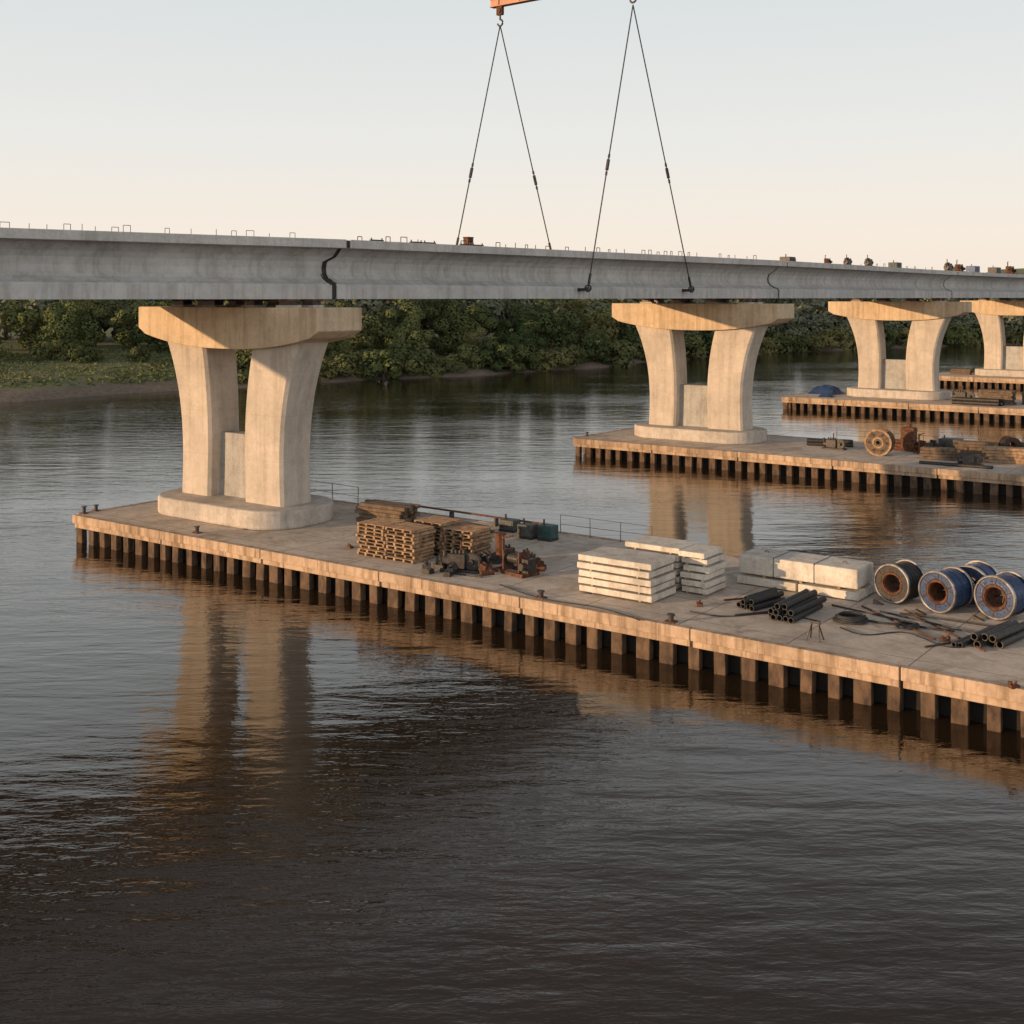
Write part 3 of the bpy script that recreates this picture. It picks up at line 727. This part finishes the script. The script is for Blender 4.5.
winch(at(516, 573), RZ - .2, 'rusty winch with an upright post right of the dark pump')
t = thing('steel_post', 'rusty flanged steel post standing behind the winch', 'steel post', at(500, 562), RZ)
MB().tube((0, 0, .06), (0, 0, 1.25), .22, 16).build('shaft', 'rust', t)
for z in (0.03, 1.28): MB().tube((0, 0, z - .03), (0, 0, z + .04), .3, 18).build('flange', 'rust', t)
for i, (px, py, w, d_, lb) in enumerate(((440, 569, .7, .3, 'dark scrap block left of the engine pump'), (487, 575, .6, .25, 'rusty plate on the ground between pump and winch'), (541, 570, .5, .4, 'small rusty block right of the winch'), (428, 573, .5, .3, 'flat dark scrap piece beside the front pallets'),
                                          (478, 566, 1.0, .5, 'dark scrap heap piece behind the pump'), (450, 575, .8, .3, 'dark scrap piece in front of the engine pump'), (527, 562, .9, .6, 'dark scrap block behind the winch'), (490, 563, .9, .6, 'dark scrap piece at the foot of the rusty post'),
                                          (471, 560, 1.1, .7, 'dark scrap piece against the rear pallet pile'), (510, 556, 1.0, .6, 'dark scrap piece right of the rusty post'))):
    tag(MB().box((0, 0, .1), (w, d_, .2)).box((.1, .05, .28), (w * .5, d_ * .7, .16), .5).tube((-.2, 0, .2), (.25, .1, .45), .05, 6).box((-w * .3, .05, .3), (.12, .3, .3), .8, .4).tube((w * .3, -.1, .15), (-w * .2, .15, .55), .06, 7).build('scrap_metal', 'rust' if i in (1, 2) else 'darksteel', loc=at(px, py) + Vector((0, 0, .003)), rz=RZ + i), lb, 'scrap metal')
def cabinet(loc, rz, w, d_, h, mat, label, cat='generator', name='generator'):
    t = thing(name, label, cat, loc, rz)
    MB().box((0, 0, .05), (w * 1.02, d_ * 1.02, .1)).build('skid', 'darksteel', t)
    hs = MB().box((0, 0, .1 + h / 2), (w, d_, h)).build('housing', mat, t, .04)
    dr = MB().box((w * .2, -d_ / 2 - .01, .1 + h * .5), (w * .42, .03, h * .7)).build('door', mat, t, .01)
    MB().box((w * .06, -d_ / 2 - .035, .1 + h * .5), (w * .03, .03, h * .15)).build('handle', 'darksteel', dr)
    mb = MB()
    for k in range(6): mb.box((-w * .27, -d_ / 2 - .01, .1 + h * (.25 + .1 * k)), (w * .3, .03, h * .04))
    mb.build('vent', 'darksteel', hs)
    MB().tube((-w * .3, 0, .1 + h), (-w * .3, 0, .1 + h + .25), .05, 8).build('exhaust', 'darksteel', hs)
cabinet(at(528, 538), RZ, .85, .7, .6, 'greygreen', 'grey green generator left of the teal one by the back railing')
cabinet(at(548, 540), RZ, .8, .7, .65, 'teal', 'teal generator beside the back railing')
cabinet(at(510, 531), RZ, .9, .7, .5, 'greygreen', 'low grey box behind the rear pallet pile', 'equipment box', 'equipment_box')
for i, (px, py, lb) in enumerate(((1014, 688, 'small rusty metal bracket near the front edge at the right'), (700, 606, 'small rusty lump beside the rear slab stack'), (350, 548, 'small block left of the front pallet pile'), (945, 641, 'little rusty fitting among the long bars'))):
    tag(MB().box((0, 0, .05), (.3, .2, .1), .3).tube((0, 0, .08), (.1, .05, .2), .035, 8).box((-.1, .05, .13), (.1, .1, .1), .7).build('metal_fitting', 'rust', loc=at(px, py) + Vector((0, 0, .004)), rz=i), lb, 'metal fitting')

# platform 2
def wooden_drum(loc, rz, dia, wd, label):
    t = thing('wooden_drum', label, 'cable drum', loc, rz); r = dia / 2
    for y in (-wd / 2, wd / 2 - .1): MB().ring((0, 0, r), r * .15, r, y, y + .1).build('flange', 'greywood', t)
    MB().ring((0, 0, r), r * .88, r * 1.02, -wd / 2 - .03, -wd / 2 + .0).ring((0, 0, r), r * .3, r * .42, -wd / 2 - .03, -wd / 2 + .0).build('rim', 'wood', t)
    MB().ring((0, 0, r), r * .15, r * .62, -wd / 2 + .1, wd / 2 - .1).build('core', 'rubber', t)
    for a in range(6):
        an = R(a * 60); MB().tube((r * .65 * math.cos(an), -wd / 2 - .05, r + r * .65 * math.sin(an)), (r * .65 * math.cos(an), -wd / 2 + .02, r + r * .65 * math.sin(an)), .1, 8).build('bolt', 'rubber', t)
wooden_drum(at(880, 455), RZ + .1, 2.0, 1.3, 'large wooden drum standing on the second platform')
tt = thing('rusty_tank', 'tall rusty steel tank right of the wooden drum', 'tank', at(909, 451), RZ)
tb_ = MB().box((0, 0, 0.95), (1.0, 0.9, 1.8)).build('body', 'rust', tt, .05)
MB().tube((0, 0, 1.85), (0, 0, 2.15), .2, 12).build('neck', 'rust', tt)
for z in (.4, 1.0, 1.6): MB().box((0, 0, z), (1.08, .98, .08)).build('rib', 'rust', tb_)
stack2 = [(20.5, -1.5, 3, 4, 2.4, 'timber beam in the small stack right of the rusty tank', 'timbers right of the rusty tank'), (25.0, -.2, 4, 5, 3.0, 'timber beam in the wide stack near the right edge of the second platform', 'timbers in the wide second-platform stack'),
          (28.4, -1.8, 3, 4, 2.6, 'timber beam in the stack at the right picture edge', 'timbers at the right picture edge'), (22.0, 2.2, 3, 5, 2.8, 'timber beam in the rear stack of the second platform', 'timbers in the rear second-platform stack')]
for a, c, n, m_, ln, lb, gr in stack2: timber(1, a, c, n, m_, ln, .26, .2, lb, gr, 'wood' if n == 4 else 'greywood', .2, .3)
pump(L(1, 12.0, -.5), RZ, 'dark pump on the second platform left of the wooden drum', .9)
pump(L(1, 23.2, -3.6), RZ + .5, 'dark machine in front of the timber on the second platform', .9)
pump(L(1, 26.5, 2.6), RZ + .2, 'dark machine behind the wide timber stack on the second platform', 1.3)
winch(L(1, 18.7, 1.5), RZ + 1, 'rusty winch behind the rusty tank on the second platform', 1.0)
winch(L(1, 29.5, 2.5), RZ, 'rusty winch at the back of the second platform near the right edge', 1.2)
def pipes_at(k, a, c, ln, rows, r, label, group, mat='darksteel', ang=0):
    p = L(k, a, c); d = AV.copy(); d.rotate(Matrix.Rotation(ang, 3, 'Z')); pipes(p, p + d * ln, rows, r, label, group, mat)
pipes_at(1, 9.2, 1.0, 3.5, [4, 3], .14, 'steel pipe in the bundle left on the second platform', 'pipes on the second platform', 'darksteel', .3)
pipes_at(1, 20.0, -4.6, 5, [2], .1, 'long pipe lying along the front of the second platform', 'long pipes at the front of the second platform', 'darksteel', .05)
pipes_at(1, 14.0, 2.8, 4, [4, 3, 2], .14, 'steel pipe in the bundle behind the wooden drum', 'pipes behind the wooden drum', 'rust', -.2)
cabinet(L(1, 19.8, 3.6), RZ, 1.6, 1.1, .9, 'greygreen', 'grey cabinet behind the rusty tank on the second platform')
cabinet(L(1, 31.3, .5), RZ, 1.6, 1.1, 1.2, 'greygreen', 'dark green cabinet at the right end of the second platform')
drum(L(1, 24.0, 4.2), RZ + .7, 1.4, .9, 'small drum at the back of the second platform', 'darksteel', 'rust')
railing(10, 22, 1, 5.3, 'thin railing along the back of the second platform', 0.9, 2.2)
# platform 3
def tarp(loc, w, d_, h, label, mat='blue'):
    mb = MB(); n = 9; g_ = []
    for i in range(n):
        r_ = []
        for j in range(n):
            u = i / (n - 1) * 2 - 1; v_ = j / (n - 1) * 2 - 1
            e = (1 - abs(u) ** 4) * (1 - abs(v_) ** 4)
            r_.append(mb.bm.verts.new((u * w / 2, v_ * d_ / 2, h * e * random.uniform(.7, 1.05) + .01)))
        g_.append(r_)
    for i in range(n - 1):
        for j in range(n - 1): mb.bm.faces.new((g_[i][j], g_[i + 1][j], g_[i + 1][j + 1], g_[i][j + 1]))
    tag(mb.build('tarpaulin', mat, loc=loc, rz=RZ), label, 'tarpaulin')
tarp(L(2, -9.0, 0.0, PLZ + .005), 3.6, 3.2, 1.1, 'blue tarpaulin heap left of the third pier')
tarp(L(2, -7.0, -4.8, PLZ + .005), 1.8, 1.4, .4, 'small blue sheet in front of the third pier footing')
timber(2, 12.0, -2.5, 5, 6, 3.6, .28, .24, 'timber beam in the tall stack on the third platform', 'timbers on the third platform', 'greywood')
pump(L(2, 8.0, -1.5), RZ, 'dark machine right of the third pier footing', 1.3)
cabinet(L(2, 15.5, -1.0), RZ, 2.2, 1.4, 1.3, 'greygreen', 'grey cabinet beyond the timber on the third platform')
pipes_at(2, 8.0, -4.8, 5, [4, 3], .2, 'dark pipe in the bundle at the front of the third platform', 'pipes on the third platform')
winch(L(2, 18.5, -3.0), RZ, 'rusty winch near the right picture edge on the third platform', 1.5)
timber(3, -8, 0, 4, 3, 3.0, .3, .25, 'timber beam on the farthest platform', 'timbers on the farthest platform', 'greywood')

# ------------------------------------------------------------------ things on the bridge deck
def ondeck(i, q, off): return gp(i, q, off, 16.604)
def gang(i): d = girders[i][3]; return math.atan2(d.y, d.x)
t = thing('tool_chest', 'small rusty tool chest alone on the lifted girder', 'tool chest', ondeck(1, 10.8, 4.4), gang(1))
MB().box((0, 0, .26), (.5, .4, .5)).build('body', 'rust', t, .02); MB().box((0, 0, .55), (.54, .44, .08)).build('lid', 'rust', t, .02); MB().tube((-.15, -.24, .35), (.15, -.24, .35), .03, 6).build('handle', 'darksteel', t)
cabinet(ondeck(2, 5.0, 3.6), gang(2), 1.3, 1, .4, 'darksteel', 'dark low box on the deck just past the second pier')
winch(ondeck(2, 14.0, 3.8), gang(2), 'small winch in the middle of the deck past the second pier', .6)
pump(ondeck(2, 19.0, 4.0), gang(2), 'dark machine on the deck halfway between second and third piers', .8)
pump(ondeck(2, 25.0, 4.0), gang(2), 'second dark machine on the deck, nearer the third pier', .9)
pump(ondeck(3, 2.0, 4.0), gang(3), 'dark machine on the deck above the third pier', 1.1)
cabinet(ondeck(2, 35.0, 3.4), gang(2), 1.6, 1.0, .6, 'greygreen', 'grey equipment box on the deck shortly before the third pier')
winch(ondeck(3, 7.0, 3.6), gang(3), 'winch on the deck between the third pier and the blue box', 1.0)
cabinet(ondeck(3, 13.0, 3.4), gang(3), 1.9, 1.2, .8, 'blue', 'blue cabin box on the deck beyond the third pier', 'site cabin', 'site_cabin')
cabinet(ondeck(3, 22.0, 3.4), gang(3), 1.9, 1.2, .8, 'darksteel', 'dark brown box on the deck beyond the blue box')
winch(ondeck(3, 29.0, 3.4), gang(3), 'winch on the far deck near the right edge', 1.2)
for j in range(5):
    tag(MB().box((0, 0, .07), (1.0, .1, .07)).tube((-.4, 0, 0), (-.4, 0, .2), .04, 6).tube((.4, 0, 0), (.4, 0, .2), .04, 6).build('guard_bracket', 'darksteel', loc=ondeck(1, 2.6 + j * 2.1 + (j % 2), 5.0), rz=gang(1)), 'low dark bracket on the deck just right of the nearest pier', 'bracket', 'brackets on the girder top')

# ------------------------------------------------------------------ light, sky, camera
el = R(7.0); th = R(33)
sdir = (-CV * math.cos(th) - AV * math.sin(th)); sdir = Vector((sdir.x * math.cos(el), sdir.y * math.cos(el), math.sin(el)))
ld = bpy.data.lights.new('sun', 'SUN'); ld.energy = 4.7; ld.angle = R(0.6); ld.color = (1.0, 0.65, 0.36)
lo = bpy.data.objects.new('sun', ld); C.objects.link(lo); lo.rotation_euler = (-sdir).to_track_quat('-Z', 'Y').to_euler(); lo.location = (0, 0, 80)
w = bpy.data.worlds.new('World'); bpy.context.scene.world = w; w.use_nodes = True
nt = w.node_tree; bg = nt.nodes['Background']
sky = N(nt, 'ShaderNodeTexSky'); sky.sky_type = 'NISHITA'; sky.sun_disc = False; sky.sun_elevation = el; sky.sun_rotation = math.atan2(sdir.x, sdir.y)
sky.altitude = 0; sky.air_density = 1.0; sky.dust_density = 2.5; sky.ozone_density = 1.0
tc = N(nt, 'ShaderNodeTexCoord'); sx = N(nt, 'ShaderNodeSeparateXYZ'); lk(nt, tc.outputs['Generated'], sx.inputs[0])
grad = ramp(nt, sx.outputs[2], [(0.0, (1.0, 0.85, 0.71)), (0.05, (0.98, 0.88, 0.77)), (0.13, (0.87, 0.86, 0.83)), (0.25, (0.74, 0.78, 0.79)), (0.34, (0.68, 0.70, 0.71)), (0.42, (0.36, 0.36, 0.37)), (0.52, (0.20, 0.20, 0.21)), (1.0, (0.19, 0.21, 0.25))])
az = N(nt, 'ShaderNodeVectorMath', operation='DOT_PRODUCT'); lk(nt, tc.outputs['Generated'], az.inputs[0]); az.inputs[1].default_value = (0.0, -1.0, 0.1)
back_fill = ramp(nt, az.outputs['Value'], [(0.05, 0.5), (0.9, 0.95)])  # raises the sky behind the camera, added as fill for shaded sides
gsc = math_(nt, 'MULTIPLY', back_fill, 2.0 / 0.15)
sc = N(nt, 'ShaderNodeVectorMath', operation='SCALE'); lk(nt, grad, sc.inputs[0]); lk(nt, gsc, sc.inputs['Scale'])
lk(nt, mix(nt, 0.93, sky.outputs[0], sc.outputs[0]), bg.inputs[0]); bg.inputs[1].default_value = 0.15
cd = bpy.data.cameras.new('camera'); cam = bpy.data.objects.new('camera', cd); C.objects.link(cam)
cam.location = (0, 0, CZ); cam.rotation_euler = (R(90), 0, 0); cd.sensor_width = 36; cd.lens = 36 * F / 1024
cd.shift_y = -(512 - HY) / 1024; cd.clip_end = 12000; cd.clip_start = 0.5
bpy.context.scene.camera = cam
bpy.context.scene.view_settings.view_transform = 'Standard'; bpy.context.scene.view_settings.look = 'None'
